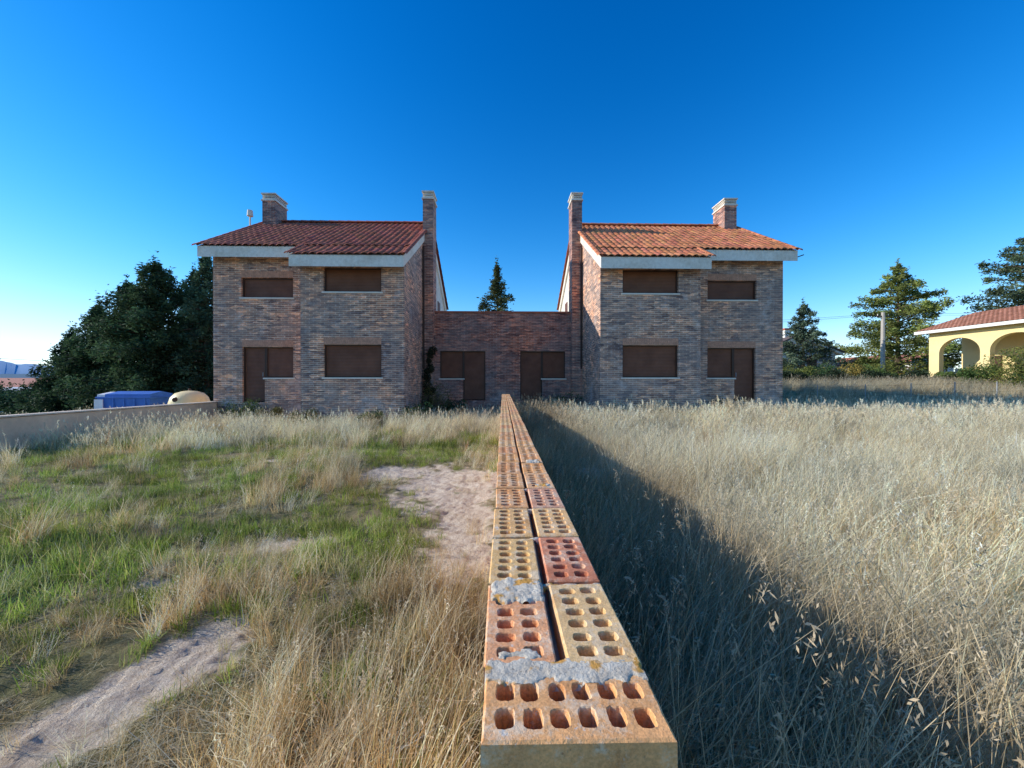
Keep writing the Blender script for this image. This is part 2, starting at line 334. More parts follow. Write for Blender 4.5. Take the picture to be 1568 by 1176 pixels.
c=m.ramp(f,[(.3,(.46,.38,.28)),(.6,(.76,.67,.52)),(.75,(.84,.76,.62))]); c=m.mix(m.ramp(m3,[(.58,(0,0,0)),(.66,(.7,.7,.7))]),c,(.25,.19,.13)); c=m.mix(m.ramp(m2,[(.55,(0,0,0)),(.62,(.9,.9,.9))]),c,(.72,.34,.05)); m.col(c); m.bump(f2,.9,.005); MORT=m.m
def brick_mesh(seed):
    r=random.Random(seed); L,Wd,H=.242,.115,.052; V=[];F=[]
    mx,my=.0115,.0125; cx=(L-2*mx)/6; cy=(Wd-2*my)/2; dep=.047
    for i in range(6):
        for j in range(2):
            x0=-L/2+mx+i*cx; y0=-Wd/2+my+j*cy; ccx,ccy=x0+cx/2,y0+cy/2; hx=.0122*r.uniform(.9,1.07); hy=.0158*r.uniform(.93,1.05); jx=r.gauss(0,.0008); jy=r.gauss(0,.0008)
            K=6; outer=[]
            for k in range(K): outer.append((-1+2*k/K,-1))
            for k in range(K): outer.append((1,-1+2*k/K))
            for k in range(K): outer.append((1-2*k/K,1))
            for k in range(K): outer.append((-1,1-2*k/K))
            b=len(V);n=4*K; e=r.uniform(2.8,4)
            for (a,c_) in outer: V.append((ccx+a*cx/2,ccy+c_*cy/2,H))
            P=[]
            for (a,c_) in outer:
                t=math.atan2(c_,a); rr=(abs(math.cos(t))**e+abs(math.sin(t))**e)**(-1/e)*(1+r.gauss(0,.03)); P.append((ccx+jx+rr*math.cos(t)*hx,ccy+jy+rr*math.sin(t)*hy))
            for p in P: V.append((ccx+jx+(p[0]-ccx-jx)*1.06,ccy+jy+(p[1]-ccy-jy)*1.06,H))
            for p in P: V.append((p[0],p[1],H-.0018))
            for p in P: V.append((p[0],p[1],H-dep))
            for lv in range(3):
                for k in range(n): k2=(k+1)%n; F.append((b+lv*n+k,b+lv*n+k2,b+(lv+1)*n+k2,b+(lv+1)*n+k))
            F.append(tuple(b+3*n+k for k in range(n)))
    def lp(hx,hy,z,jit):
        pts=[];NX,NY=24,12
        for k in range(NX): pts.append((-hx+2*hx*k/NX,-hy))
        for k in range(NY): pts.append((hx,-hy+2*hy*k/NY))
        for k in range(NX): pts.append((hx-2*hx*k/NX,hy))
        for k in range(NY): pts.append((-hx,hy-2*hy*k/NY))
        return [(p[0]*(1-abs(r.gauss(0,jit))),p[1]*(1-abs(r.gauss(0,jit))),z) for p in pts]
    Ls=[lp(L/2-mx,Wd/2-my,H,0),lp(L/2-.003,Wd/2-.003,H,.008),lp(L/2,Wd/2,H-.003,.004),lp(L/2,Wd/2,0,0)]; n=72; b=len(V)
    for l in Ls: V+=l
    for lv in range(3):
        for k in range(n): k2=(k+1)%n; F.append((b+lv*n+k,b+(lv+1)*n+k,b+(lv+1)*n+k2,b+lv*n+k2))
    F.append(tuple(b+3*n+k for k in range(n)))
    me=bpy.data.meshes.new('hollow_brick_%d'%seed); me.from_pydata(V,[],F); me.materials.append(CLAY)
    import bmesh
    bm=bmesh.new(); bm.from_mesh(me); bmesh.ops.remove_doubles(bm,verts=bm.verts,dist=1e-5); bmesh.ops.recalc_face_normals(bm,faces=bm.faces); bm.to_mesh(me); bm.free(); return me
BM=[brick_mesh(i) for i in range(5)]
Wl=empty('hollow_brick_wall'); ZT=1.01; x0w,x1w=-.027,.215; xc=(x0w+x1w)/2
pal=[(.80,.43,.18),(.81,.46,.20),(.77,.39,.16),(.73,.35,.15),(.81,.48,.22),(.77,.41,.17)]
spec={0:[(.82,.42,.17)],1:[(.79,.40,.18),(.83,.51,.23)],2:[(.81,.47,.20),(.66,.25,.13)],3:[(.80,.43,.18),(.80,.46,.2)],4:[(.78,.40,.17),(.66,.34,.2)],5:[(.78,.40,.17),(.80,.45,.2)]}
def put(nm,me,x,y,rz,c,z):
    o=bpy.data.objects.new(nm,me); o.location=(x,y,z); o.rotation_euler=(random.gauss(0,.005),random.gauss(0,.005),rz+random.gauss(0,.008)); o.color=c+(1,); sc.collection.objects.link(o); o.parent=Wl
yw=.474; rise=.004
put('brick_header',BM[0],xc,yw+.0575,0,spec[0][0],ZT-.052)
row=1; y=yw+.115+.014
while y<12.6:
    for j,xx in enumerate((x0w+.0575,x1w-.0575)):
        c=spec[row][j] if row in spec else random.choice(pal); c=tuple(q*random.uniform(.94,1.04) for q in c)
        put('brick_r%d_%d'%(row,j),BM[(row*2+j)%5],xx+random.gauss(0,.0018),y+.121+random.gauss(0,.0015),math.pi/2+(math.pi if random.random()<.5 else 0),c,ZT-.052+rise*y+random.gauss(0,.0015))
    y+=.242+.009; row+=1
yend=y
Vc=[(x0w+.004,yw+.003,-.3),(x1w-.004,yw+.003,-.3),(x1w-.004,yend,-.3),(x0w+.004,yend,-.3)]
za,zb=ZT-.058,ZT-.058+rise*yend
Vc+=[(Vc[0][0],Vc[0][1],za),(Vc[1][0],Vc[1][1],za),(Vc[2][0],Vc[2][1],zb),(Vc[3][0],Vc[3][1],zb)]
mesh_py('lower_courses',Vc,BF,brickmat('clay_courses',(.66,.34,.16),(.55,.24,.11),(.6,.55,.47),.2),Wl)
def lump(nm,xa,xb,ya,yb,z,h,seed,res=.0025,edge=.2):
    nx_=max(6,int((xb-xa)/res)); ny_=max(6,int((yb-ya)/res)); V=[];F=[]
    for j in range(ny_+1):
        for i in range(nx_+1):
            u,w=i/nx_,j/ny_; x=xa+(xb-xa)*u; yy=ya+(yb-ya)*w
            ex=min(u,1-u)*(xb-xa)/.012; ey=min(w,1-w)*(yb-ya)/.016; q=min(1,ex+.3,ey)+.7*noise.noise((x*38,yy*38,seed))+.35*noise.noise((x*120,yy*120,seed))
            hh=h*ss(0.25,.8,q)*(.75+.4*noise.noise((x*45,yy*45,seed+3))+.3*noise.noise((x*150,yy*150,seed+5)))-(.012*(1-ss(0.1,.3,q)))
            V.append((x,yy,z+hh))
    for j in range(ny_):
        for i in range(nx_): a=j*(nx_+1)+i; F.append((a,a+1,a+nx_+2,a+nx_+1))
    mesh_py(nm,V,F,MORT,Wl,smooth=True)
lump('mortar_joint',x0w,x1w,yw+.094,yw+.148,ZT,.0024,1)
lump('mortar_lump',x0w+.002,x0w+.112,.775,.872,ZT+.003,.005,4)
lump('mortar_lump_b',x0w+.02,x0w+.09,.615,.64,ZT+.002,.002,6)
lump('mortar_lump_c',x1w-.08,x1w-.015,1.62,1.67,ZT+.005,.005,9)
lump('mortar_lump_d',x1w-.09,x1w-.02,2.1,2.17,ZT+.007,.006,12)
for k in range(4):
    yy=yw+.115+.014+.251*(k+1); lump('joint_%d'%k,x0w,x1w,yy-.014,yy+.003,ZT-.008+rise*yy,.006,20+k,.004)
# ---------------------------------------------------------------- boundary wall left
BW=empty('boundary_wall'); tan=simple('rendered_wall',(.86,.58,.39),.9,.2,1.5)
V=[];F=[];yy0=-4; nb=38
for k in range(nb+1):
    yy=yy0+(14.38-yy0)*k/nb
    for (xx,zz) in ((-10.32,-.4),(-10.32,.70),(-10.52,.70),(-10.52,-1)): V.append((xx,yy,zz+.012*noise.noise((yy,0,zz))))
for k in range(nb):
    for j in range(3): a=4*k+j; F.append((a,a+1,a+5,a+4))
mesh_py('wall_body',V,F,tan,BW); box('coping',-10.55,-10.29,yy0,14.38,.715,.75,simple('wall_coping',(.75,.6,.45),.9,.2,3),BW,.006)
# ---------------------------------------------------------------- foliage engine
def leaves(centers,cols,a,b,seed,up=.0):
    r=np.random.default_rng(seed); n=len(centers)
    d=r.normal(size=(n,3)); d[:,2]=d[:,2]*.6+up; d/=np.linalg.norm(d,axis=1)[:,None]
    e=np.cross(d,r.normal(size=(n,3))); e/=np.linalg.norm(e,axis=1)[:,None]
    A=(a*r.uniform(.6,1.3,n))[:,None]*d; B=(b*r.uniform(.6,1.3,n))[:,None]*e
    V=np.stack([centers-A,centers+B,centers+A,centers-B],1).reshape(-1,3); F=np.arange(4*n).reshape(n,4); C=np.repeat(cols,4,0); return V,F,C
def conifer(name,x,y,h,r,seed,col,z=None,droop=-.15,dens=1.0,shape=1.0,base=.08,lift=.25,leaf=(.13,.045),th=.10):
    R=np.random.default_rng(seed); T=empty(name,(x,y,gh(x,y) if z is None else z))
    P=[];CC=[];BV=[];BFc=[]
    def limb(p0,p1,r0,r1,n=5):
        p0=Vector(p0);p1=Vector(p1);d=(p1-p0)
        if d.length<1e-4:return
        q=d.normalized().to_track_quat('Z','Y');b=len(BV)
        for p,rr in((p0,r0),(p1,r1)):
            for i in range(n): t=2*math.pi*i/n; BV.append(p+q@Vector((rr*math.cos(t),rr*math.sin(t),0)))
        for i in range(n): BFc.append((b+i,b+(i+1)%n,b+n+(i+1)%n,b+n+i))
    tp=[Vector((R.normal(0,.02)*h*.1,R.normal(0,.02)*h*.1,h*k/8)) for k in range(9)]
    for k in range(8): limb(tp[k],tp[k+1],h*.022*(1-k/8.3),h*.022*(1-(k+1)/8.3),7)
    nl=int(85*dens); az=R.uniform(0,6)
    for i in range(nl):
        t=base+(1-base)*((i+R.random())/nl)**.9; az+=2.4+R.normal(0,.35)
        prof=(1-t)**shape + .03
        if t<.22: prof*=.65+.35*t/.22
        L=r*prof*R.uniform(.55,1.25); zz=h*t; k=min(7,int(t*8)); p0=tp[k].lerp(tp[k+1],t*8-k)
        dirv=Vector((math.cos(az),math.sin(az),lift*R.uniform(.4,1.5))); pts=[p0+dirv*L*u+Vector((0,0,droop*L*u*u)) for u in (0,.35,.7,1)]
        for j in range(3): limb(pts[j],pts[j+1],h*.006*(1-j/3.2),h*.006*(1-(j+1)/3.2),4)
        nc=int(max(4,L*6.5)); tone=R.uniform(.5,1.5)
        for c in range(nc):
            u=R.uniform(.1,1.05)**.8
            q=p0+dirv*L*u+Vector((0,0,droop*L*u*u)); w=L*.12*(1.2-u)+.07
            m_=20; off=R.normal(size=(m_,3))*np.array([w,w,th+.03*L]); off[:,2]-=.08
            P.append(np.array(q)+off); tt=tone*R.uniform(.7,1.35); CC.append(np.array(col)*tt*(R.uniform(.75,1.25,size=(m_,1)))*np.array([1+R.uniform(-.1,.15),1,1]))
    n_=60; P.append(R.normal(size=(n_,3))*np.array([.07,.07,.35])+np.array(tp[8])); CC.append(np.tile(np.array(col),(n_,1)))
    P=np.concatenate(P);CC=np.clip(np.concatenate(CC),0.004,1); V,F,C=leaves(P,CC,leaf[0],leaf[1],seed)
    mesh_np('foliage',V,F,LEAF,T,col=C); mesh_py('trunk_and_limbs',BV,BFc,BARK,T); return T
def bush(name,x,y,rx,ry,hh,seed,col,n=5000,leaf=(.06,.035),z=None,rm=1.6):
    R=np.random.default_rng(seed); T=empty(name,(x,y,(gh(x,y) if z is None else z))); nb=9+int(max(rx,ry,hh if rm<.5 else 0)*3)
    cs=np.stack([R.uniform(-rx,rx,nb),R.uniform(-ry,ry,nb),R.uniform(.1 if rm<.5 else .15,.95 if rm<.5 else .75,nb)*hh],1); k=R.integers(0,nb,n)
    d=R.normal(size=(n,3)); d/=np.linalg.norm(d,axis=1)[:,None]; rad=R.uniform(.3,1.1,n)**.6*np.minimum(hh*.42,rm)*R.uniform(.5,1.1,nb)[k]
    P=cs[k]+d*rad[:,None]; P[:,2]=np.abs(P[:,2]); t=R.uniform(.6,1.35,nb)[k]*R.uniform(.75,1.25,n)
    V,F,C=leaves(P,np.array(col)*t[:,None],leaf[0],leaf[1],seed); mesh_np('foliage',V,F,LEAF,T,col=C)
    for i in range(5):
        a=R.uniform(0,6.28); cyl('stem_%d'%i,(0,0,-.1),(math.cos(a)*rx*.5,math.sin(a)*ry*.5,hh*.7),.03,.01,BARK,T,5)
    return T
DG=(.045,.085,.04); MG=(.07,.12,.065)
conifer('cedar_tree',-28.4,26.5,5.4,2.6,1,DG,shape=.75,lift=.25,droop=-.45,dens=1.2,base=.02,th=.13)
conifer('cedar_tree',-26.4,26.2,7.0,2.9,21,(.055,.10,.045),shape=.7,lift=.3,droop=-.5,dens=1.3,base=.02,th=.13)
conifer('cedar_tree',-24.3,26,8.4,2.9,31,DG,shape=.7,lift=.3,droop=-.4,dens=1.3,base=.02,th=.13)
conifer('cedar_tree',-21.9,25.2,9.3,3.6,2,(.055,.10,.045),shape=.55,lift=.4,droop=-.35,dens=1.6,base=.04,th=.15)
conifer('cedar_tree',-23.2,30,10.2,3.4,12,DG,shape=.7,lift=.35,droop=-.4,dens=1.3,base=.05,th=.12)
conifer('spruce_tree',-19.0,25.6,9.9,2.8,3,MG,shape=.85,lift=.2,droop=-.35,dens=1.4,base=.03,th=.10)
conifer('cedar_tree',-17.6,28,8.8,2.4,13,(.06,.10,.06),shape=.85,lift=.25,droop=-.35,base=.02,th=.10)
conifer('spruce_tree',-.45,32,10.9,3.0,4,(.085,.10,.035),shape=.75,lift=.35,droop=-.35,base=.1)
conifer('cedar_tree',27.3,35,7.2,2.9,5,(.10,.14,.085),shape=.8,lift=.5,droop=-.1,dens=.7,base=.1,th=.06)
conifer('cedar_tree',39.2,38,11.8,5.9,6,(.20,.24,.065),shape=.72,lift=.3,droop=-.12,base=.08,leaf=(.15,.05),th=.08)
conifer('cedar_tree',47.0,33.5,13.6,6.6,7,(.10,.14,.07),shape=.75,lift=.4,droop=-.12,base=.1,leaf=(.15,.05),th=.07)
# ---------------------------------------------------------------- yellow villa
Y=empty('yellow_villa'); YW=simple('yellow_render',(.84,.66,.32),.85,.08,1.2); WT=simple('white_trim',(.8,.76,.68),.8,.1,3)
gz=1.15; ez=5.35
def arched(nm,x,y0,y1,z0,z1,archs,thick,mat,par):
    V=[];F=[]
    cuts=sorted(set([y0,y1]+[v for a in archs for v in a[:2]]))
    def quad(p): b=len(V); V.extend(p); F.append(tuple(range(b,b+len(p))))
    for xx in (x,x+thick):
        for i in range(len(cuts)-1):
            a,b=cuts[i],cuts[i+1]; ar=[q for q in archs if q[0]<=a+1e-6 and q[1]>=b-1e-6]
            if not ar: quad([(xx,a,z0),(xx,b,z0),(xx,b,z1),(xx,a,z1)]); continue
            sp,ri=ar[0][2],ar[0][3]; n=16
            for k in range(n):
                t0=math.pi*k/n;t1=math.pi*(k+1)/n; c_=(a+b)/2; hw=(b-a)/2
                ya=c_-hw*math.cos(t0);yb=c_-hw*math.cos(t1); quad([(xx,ya,sp+ri*math.sin(t0)),(xx,yb,sp+ri*math.sin(t1)),(xx,yb,z1),(xx,ya,z1)])
    for (a,b,sp,ri) in archs:
        n=16;c_=(a+b)/2;hw=(b-a)/2
        quad([(x,a,z0),(x+thick,a,z0),(x+thick,a,sp),(x,a,sp)]);quad([(x,b,z0),(x+thick,b,z0),(x+thick,b,sp),(x,b,sp)])
        for k in range(n):
            t0=math.pi*k/n;t1=math.pi*(k+1)/n; ya=c_-hw*math.cos(t0);yb=c_-hw*math.cos(t1); za=sp+ri*math.sin(t0);zb=sp+ri*math.sin(t1)
            quad([(x,ya,za),(x+thick,ya,za),(x+thick,yb,zb),(x,yb,zb)])
    for e in (y0,y1): quad([(x,e,z0),(x+thick,e,z0),(x+thick,e,z1),(x,e,z1)])
    mesh_py(nm,V,F,mat,par)
arched('porch_wall',33,12,29.6,gz-.3,ez-.1,[(26.35,28.9,3.6,1.05),(23.1,25.8,3.6,1.05),(19.9,22.6,3.6,1.05)],.35,YW,Y)
box('inner_wall',35.6,41,12,29.6,gz-.3,ez-.1,YW,Y); box('porch_floor',32.7,35.6,12,29.8,gz-.3,gz+.12,WT,Y)
box('inner_door',35.5,35.62,27.1,28.0,gz+.12,gz+2.2,FRAME,Y); box('inner_window',35.5,35.62,24.2,25.4,gz+1,gz+2.2,FRAME,Y)
for yy in (29.25,26.07,22.85): box('pillar_base',32.93,33.42,yy-.32,yy+.32,gz-.2,gz+.35,WT,Y,.01)
def vroof(par,xe,xr,ya,yb,ze,zr,base,mat):
    V=[];F=[];C=[];n=int((yb-ya)/.26);S=6;rows=14
    for rr in range(rows):
        u0,u1=rr/rows,(rr+1)/rows
        for k in range(n):
            c=np.array(base)*random.uniform(.75,1.25);i0=len(V)
            for s_ in range(S+1):
                yy=ya+(yb-ya)*(k+s_/S)/n; q=.07*abs(math.sin(math.pi*s_/S))
                V+=[(xe+(xr-xe)*u0,yy,ze+(zr-ze)*u0+q+.03),(xe+(xr-xe)*u1,yy,ze+(zr-ze)*u1+q)];C+=[c]*2
            for s_ in range(S): a=i0+2*s_;F.append((a,a+1,a+3,a+2))
    mesh_np('roof_tiles',V,F,mat,par,col=np.array(C))
vroof(Y,32.5,37.4,11.5,30.2,ez,ez+1.55,(.70,.31,.18),TR); vroof(Y,42.3,37.4,11.5,30.2,ez,ez+1.55,(.70,.31,.18),TR)
V=[(32.55,30.15,ez-.1),(37.4,30.15,ez+1.45),(42.2,30.15,ez-.1),(32.55,11.6,ez-.1),(37.4,11.6,ez+1.45),(42.2,11.6,ez-.1)]
mesh_py('roof_deck',V,[(0,1,4,3),(1,2,5,4),(0,2,1),(3,4,5),(0,3,5,2)],WT,Y)
box('eave_board',32.44,32.53,11.5,30.2,ez-.2,ez+.02,WT,Y)
# stone bungalow
S_=empty('stone_bungalow'); m=M('rubble_stone',.9); m.tc=m.n('ShaderNodeTexCoord'); vo=m.n('ShaderNodeTexVoronoi'); vo.inputs['Scale'].default_value=2.6; m.l(m.tc.outputs['Object'],vo.inputs['Vector'])
sp=m.n('ShaderNodeSeparateColor'); m.l(vo.outputs['Color'],sp.inputs[0]); m.col(m.ramp(sp.outputs[0],[(0,(.16,.17,.19)),(.5,(.40,.40,.40)),(1,(.85,.83,.78))])); STN=m.m
b0=1.1; bx=-1.6
V=[(29.3,40,b0),(36.2,40,b0),(36.2,40,3.9),(32.2,40,5.5),(29.3,40,4.2),(29.3,48,b0),(36.2,48,b0),(36.2,48,3.9),(32.2,48,5.5),(29.3,48,4.2)]
V=[(x+bx,y,z+(.55 if z>2 else 0)) for x,y,z in V]
mesh_py('walls',V,[(0,1,2,3,4),(5,9,8,7,6),(0,4,9,5),(1,6,7,2)],STN,S_)
def slab(nm,a,b,y0,y1,t,mat,par,dx=0,dz=0):
    (xa,za),(xb,zb)=a,b; xa+=dx;xb+=dx;za+=dz;zb+=dz; V=[(xa,y0,za),(xb,y0,zb),(xb,y1,zb),(xa,y1,za),(xa,y0,za+t),(xb,y0,zb+t),(xb,y1,zb+t),(xa,y1,za+t)]; mesh_py(nm,V,BF,mat,par)
RD=simple('dark_roof',(.14,.10,.085),.8,.2,2)
slab('roof_l',(28.9,4.03),(32.2,5.51),39.7,48.3,.2,WT,S_,bx,.55); slab('roof_r',(36.8,3.69),(32.2,5.52),39.7,48.3,.2,WT,S_,bx,.55)
slab('roof_cover_l',(28.85,4.24),(32.2,5.74),39.6,48.3,.16,RD,S_,bx,.55); slab('roof_cover_r',(36.85,3.91),(32.2,5.74),39.6,48.3,.16,RD,S_,bx,.55)
box('chimney',31.6+bx,32.3+bx,41,41.7,5.3,7.0,WT,S_); box('chimney_cap',31.5+bx,32.4+bx,40.9,41.8,7.0,7.16,simple('red_cap',(.5,.14,.08)),S_); box('window',33.2+bx,34.2+bx,39.95,40.05,2.6,3.9,FRAME,S_); box('window_b',30.2+bx,31+bx,39.95,40.05,2.6,3.9,FRAME,S_)
G=empty('garden_wall'); box('wall',34.9,48,38.6,38.9,1,2.5,simple('cream_wall',(.75,.66,.52)),G)
for k in range(7): box('pier_%d'%k,34.8+k*1.9,35.15+k*1.9,38.5,39,1,2.75,WT,G)
def shed(x0,x1,y0,y1,h,rc):
    O=empty('outbuilding'); box('walls',x0,x1,y0,y1,1,h,WT,O); slab('roof_l',(x0-.3,h+.01),((x0+x1)/2,h+.9),y0-.3,y1+.3,.14,rc,O); slab('roof_r',((x1+.3),h+.01),((x0+x1)/2,h+.905),y0-.3,y1+.3,.14,rc,O)
    mesh_py('gable',[(x0,y0,h),(x1,y0,h),((x0+x1)/2,y0,h+.85)],[(0,1,2)],WT,O); box('door',x0+1,x0+2,y0-.04,y0+.05,1.1,3.1,FRAME,O); box('window',x1-1.8,x1-.8,y0-.04,y0+.05,2,3,FRAME,O)
TC=simple('terracotta',(.5,.2,.13),.8,.3,4); shed(40.5,45.2,43,47,3.4,TC); shed(47,52,44,49,3.8,TC); shed(36.6,40.0,41,44,3.1,TC)
hc=[(.09,.15,.045),(.18,.2,.05),(.065,.12,.045),(.36,.27,.07),(.12,.17,.05)]
for i,(xx,yy,rx,hh) in enumerate([(21,30.5,1.2,1.5),(22.6,30.0,1.2,1.4),(24.6,29.5,1.2,1.6),(26.6,30.5,1.5,1.9),(28.8,31,1.2,1.7),(30.2,30.6,.8,1.3),(31.5,32,1.1,1.7),(35.8,36,1.0,1.3),(38,36,.8,1.0),(32.2,28.2,.7,1.0),(31.6,25.3,.8,1.5),(31.6,23.2,.9,2.5),(31.9,22.0,.8,2.9),(34.2,27.4,.5,1.2)]):
    bush('garden_shrub',xx,yy,rx,.7,hh,100+i,hc[i%5],3500)
# long dark hedge across the far side of the right-hand field
R=np.random.default_rng(61); n=42000; hx_=R.uniform(10.8,31.5,n); hy_=27.2+R.normal(0,.28,n)+.06*(hx_-11)
hz_=np.array([gh(a,27.5) for a in hx_])-.05+R.uniform(0,1,n)**.8*(.75+.22*np.sin(hx_*1.9)+.15*np.sin(hx_*4.7+1))
hcol=np.array([.035,.055,.028])*R.uniform(.5,1.5,(n,1)); V,F,C=leaves(np.stack([hx_,hy_,hz_],1),hcol,.07,.04,62); mesh_np('hedge',V,F,LEAF,col=C)
for i,(xx,yy,rx,hh) in enumerate([(-46,36,2.0,3.2),(-41,36,1.2,2.2),(-52,40,2.5,3.0),(-38,37,1.4,1.7),(-32.5,29,1.8,2.6),(-35.5,30,1.6,2.0)]): bush('shrub',xx,yy,rx,1.2,hh,130+i,DG,4500,(.11,.06))
bush('climbing_creeper',-3.05,16.3,.14,.06,3.4,149,(.045,.05,.028),2400,(.05,.028),rm=.18)
wl=[(-9.0,13.7,.5,1.0),(-6.3,12.9,.5,.7),(8.2,13.9,.5,.9),(-3.0,13.4,.35,.7),(-2.75,16.0,.3,1.35),(-2.0,16.3,.5,.8),(2.6,16.1,.45,1.0),(3.6,12.9,.5,.7),(9.6,13.8,.4,.8),(-4.4,12.8,.4,.55),(-7.9,13.8,.4,.6),(5.6,12.7,.5,.6)]
for i,(xx,yy,rx,hh) in enumerate(wl):
    bush('weed_clump',xx,yy,rx,.22,hh,150+i,[(.11,.15,.05),(.2,.19,.07),(.08,.11,.045)][i%3],1500,(.035,.018))
# ---------------------------------------------------------------- poles & wires
PC=simple('concrete_pole',(.46,.41,.34),.9,.15,2); WB=simple('cable_black',(.02,.02,.02),.6,.1,2,0)
U=empty('utility_pole',(34.7,35,1.2))
cyl('shaft',(0,0,-.3),(0,0,6.6),.19,.14,PC,U,8); box('crossarm',-.6,.6,-.04,.04,6.2,6.3,FRAME,U)
for k in(-.5,0,.5): cyl('insulator_%s'%k,(k,0,6.3),(k,0,6.45),.04,.03,SILL,U,6)
def wire(nm,p0,p1,sag,par,n=14,r=.012):
    V=[];F=[]
    for k in range(n+1):
        t=k/n; p=Vector(p0).lerp(Vector(p1),t)-Vector((0,0,sag*4*t*(1-t)))
        for j in range(3): a=2.094*j; V.append(p+Vector((0,r*math.cos(a),r*math.sin(a))))
    for k in range(n):
        for j in range(3): F.append((3*k+j,3*k+(j+1)%3,3*k+3+(j+1)%3,3*k+3+j))
    mesh_py(nm,V,F,WB,par)
WR=empty('power_lines')
for k,dz in enumerate((0,.5)): wire('wire_%d'%k,(34.7,35,7.6+dz*.2),(1,46,7.7+dz),.5,WR); wire('wire_e%d'%k,(34.7,35,7.6+dz*.2),(75,30,8.6+dz),.6,WR)
P2=empty('utility_pole',(-78,62,-3)); cyl('shaft',(0,0,0),(0,0,8.3),.2,.14,PC,P2,8); box('crossarm',-.9,.9,-.05,.05,7.9,8.05,FRAME,P2); wire('w',(0,0,8.1),(-60,0,8.6),.6,P2,8,.03); wire('w2',(0,0,8.1),(46,30,8),.8,P2,8,.03)
FN=empty('wire_fence'); gm=simple('galvanised',(.35,.35,.34),.5,.1)
for k in range(8):
    xx=12+k*2.6; yy=17.5+k*.35; cyl('post_%d'%k,(xx,yy,gh(xx,yy)-.1),(xx,yy,gh(xx,yy)+1.0),.022,.022,gm,FN,6)
for q in (.5,.95): wire('strand_%s'%q,(12,17.5,gh(12,17.5)+q),(30.2,19.95,gh(30.2,19.95)+q),.0,FN,20,.004)
# ---------------------------------------------------------------- bins, warehouse, village
def skip(x,y,rz,sc_=.82):
    g=gh(x,y); K=empty('dumpster',(x,y,g+.02)); K.rotation_euler=(0,0,rz); K.scale=(sc_,)*3; bl=simple('blue_steel',(.06,.18,.55),.5,.2,2); wh=simple('white_plastic',(.8,.8,.82),.5,.1,2)
    a,b,hh=1.3,.75,1.05
    V=[(-a*.88,-b*.85,.12),(a*.88,-b*.85,.12),(a*.88,b*.85,.12),(-a*.88,b*.85,.12),(-a,-b,hh),(a,-b,hh),(a,b,hh),(-a,b,hh)]
    mesh_py('body',V,BF,bl,K)
    for k in range(5): xx=-a*.8+k*a*.4; box('rib_%d'%k,xx-.04,xx+.04,-b-.03,-b+.06,.3,hh,bl,K)
    box('rim',-a-.05,a+.05,-b-.05,b+.05,hh+.003,hh+.08,bl,K,.01)
    prism_x('lid',[(-b,hh+.085),(b,hh+.085),(b,hh+.22),(0,hh+.36),(-b,hh+.22)],-a*.7,a,bl,K); prism_x('lid_end',[(-b,hh+.085),(b,hh+.085),(b,hh+.2),(0,hh+.33),(-b,hh+.2)],-a,-a*.71,wh,K)
    box('side_panel',-a-.07,-a+.35,-b-.09,-b-.055,.5,hh-.05,wh,K)
    for sx in(-1,1):
        for sy in(-1,1): cyl('wheel_%d%d'%(sx,sy),(sx*a*.75-.04,sy*b*.7,.1),(sx*a*.75+.04,sy*b*.7,.1),.1,.1,FRAME,K,12)
skip(-18.3,20,.05,.92)
def igloo(x,y):
    K=empty('recycling_bin',(x,y,gh(x,y)+.02)); K.scale=(.78,.78,.78); ym=simple('yellow_plastic',(.88,.72,.38),.45,.1,2)
    prof=[(.0,.0),(.85,.0),(1.0,.3),(1.02,.8),(.92,1.15),(.7,1.4),(.35,1.52),(.12,1.55),(0,1.56)]; V=[];F=[];n=28
    for (r_,z_) in prof:
        for i in range(n): V.append((r_*math.cos(6.2832*i/n),r_*math.sin(6.2832*i/n),z_))
    for k in range(len(prof)-1):
        for i in range(n): F.append((k*n+i,k*n+(i+1)%n,(k+1)*n+(i+1)%n,(k+1)*n+i))
    mesh_py('shell',V,F,ym,K,smooth=True); cyl('lift_ring',(0,0,1.5),(0,0,1.68),.09,.06,FRAME,K); cyl('slot',(-.1,-.85,1.05),(-.1,-1.0,1.02),.14,.14,FRAME,K,14); box('label',-.3,.3,-1.035,-1.0,.45,.75,WT,K)
igloo(-14.9,19)
Wh=empty('warehouse'); wm=simple('white_wall',(.8,.78,.74)); box('walls',-68,-52,50,62,-3.2,-.3,wm,Wh)
V=[(-68.5,49.5,-.3),(-51.5,49.5,-.3),(-51.5,62.5,-.3),(-68.5,62.5,-.3),(-68.5,56,.75),(-51.5,56,.75)]
mesh_py('roof',V,[(0,1,5,4),(2,3,4,5),(0,4,3),(1,2,5)],simple('light_roof',(.55,.55,.55)),Wh)
for k in range(4): box('window_%d'%k,-66+k*4,-64.5+k*4,49.9,50.02,-2.2,-1.2,FRAME,Wh)
VG=empty('distant_village'); vr=random.Random(9)
for k in range(34):
    a=math.radians(vr.uniform(-60,-43)); d=vr.uniform(130,420); x=d*math.sin(a); y=d*math.cos(a); g=gh(x,y)-.5; w_=vr.uniform(4,8); h_=vr.uniform(3.5,6.5)
    box('house_%d'%k,x-w_,x+w_,y-4,y+4,g,g+h_,wm,VG); mesh_py('roof_%d'%k,[(x-w_-.4,y-4.5,g+h_),(x+w_+.4,y-4.5,g+h_),(x+w_+.4,y+4.5,g+h_),(x-w_-.4,y+4.5,g+h_),(x-w_,y,g+h_+2),(x+w_,y,g+h_+2)],[(0,1,5,4),(2,3,4,5),(0,4,3),(1,2,5)],TC,VG)
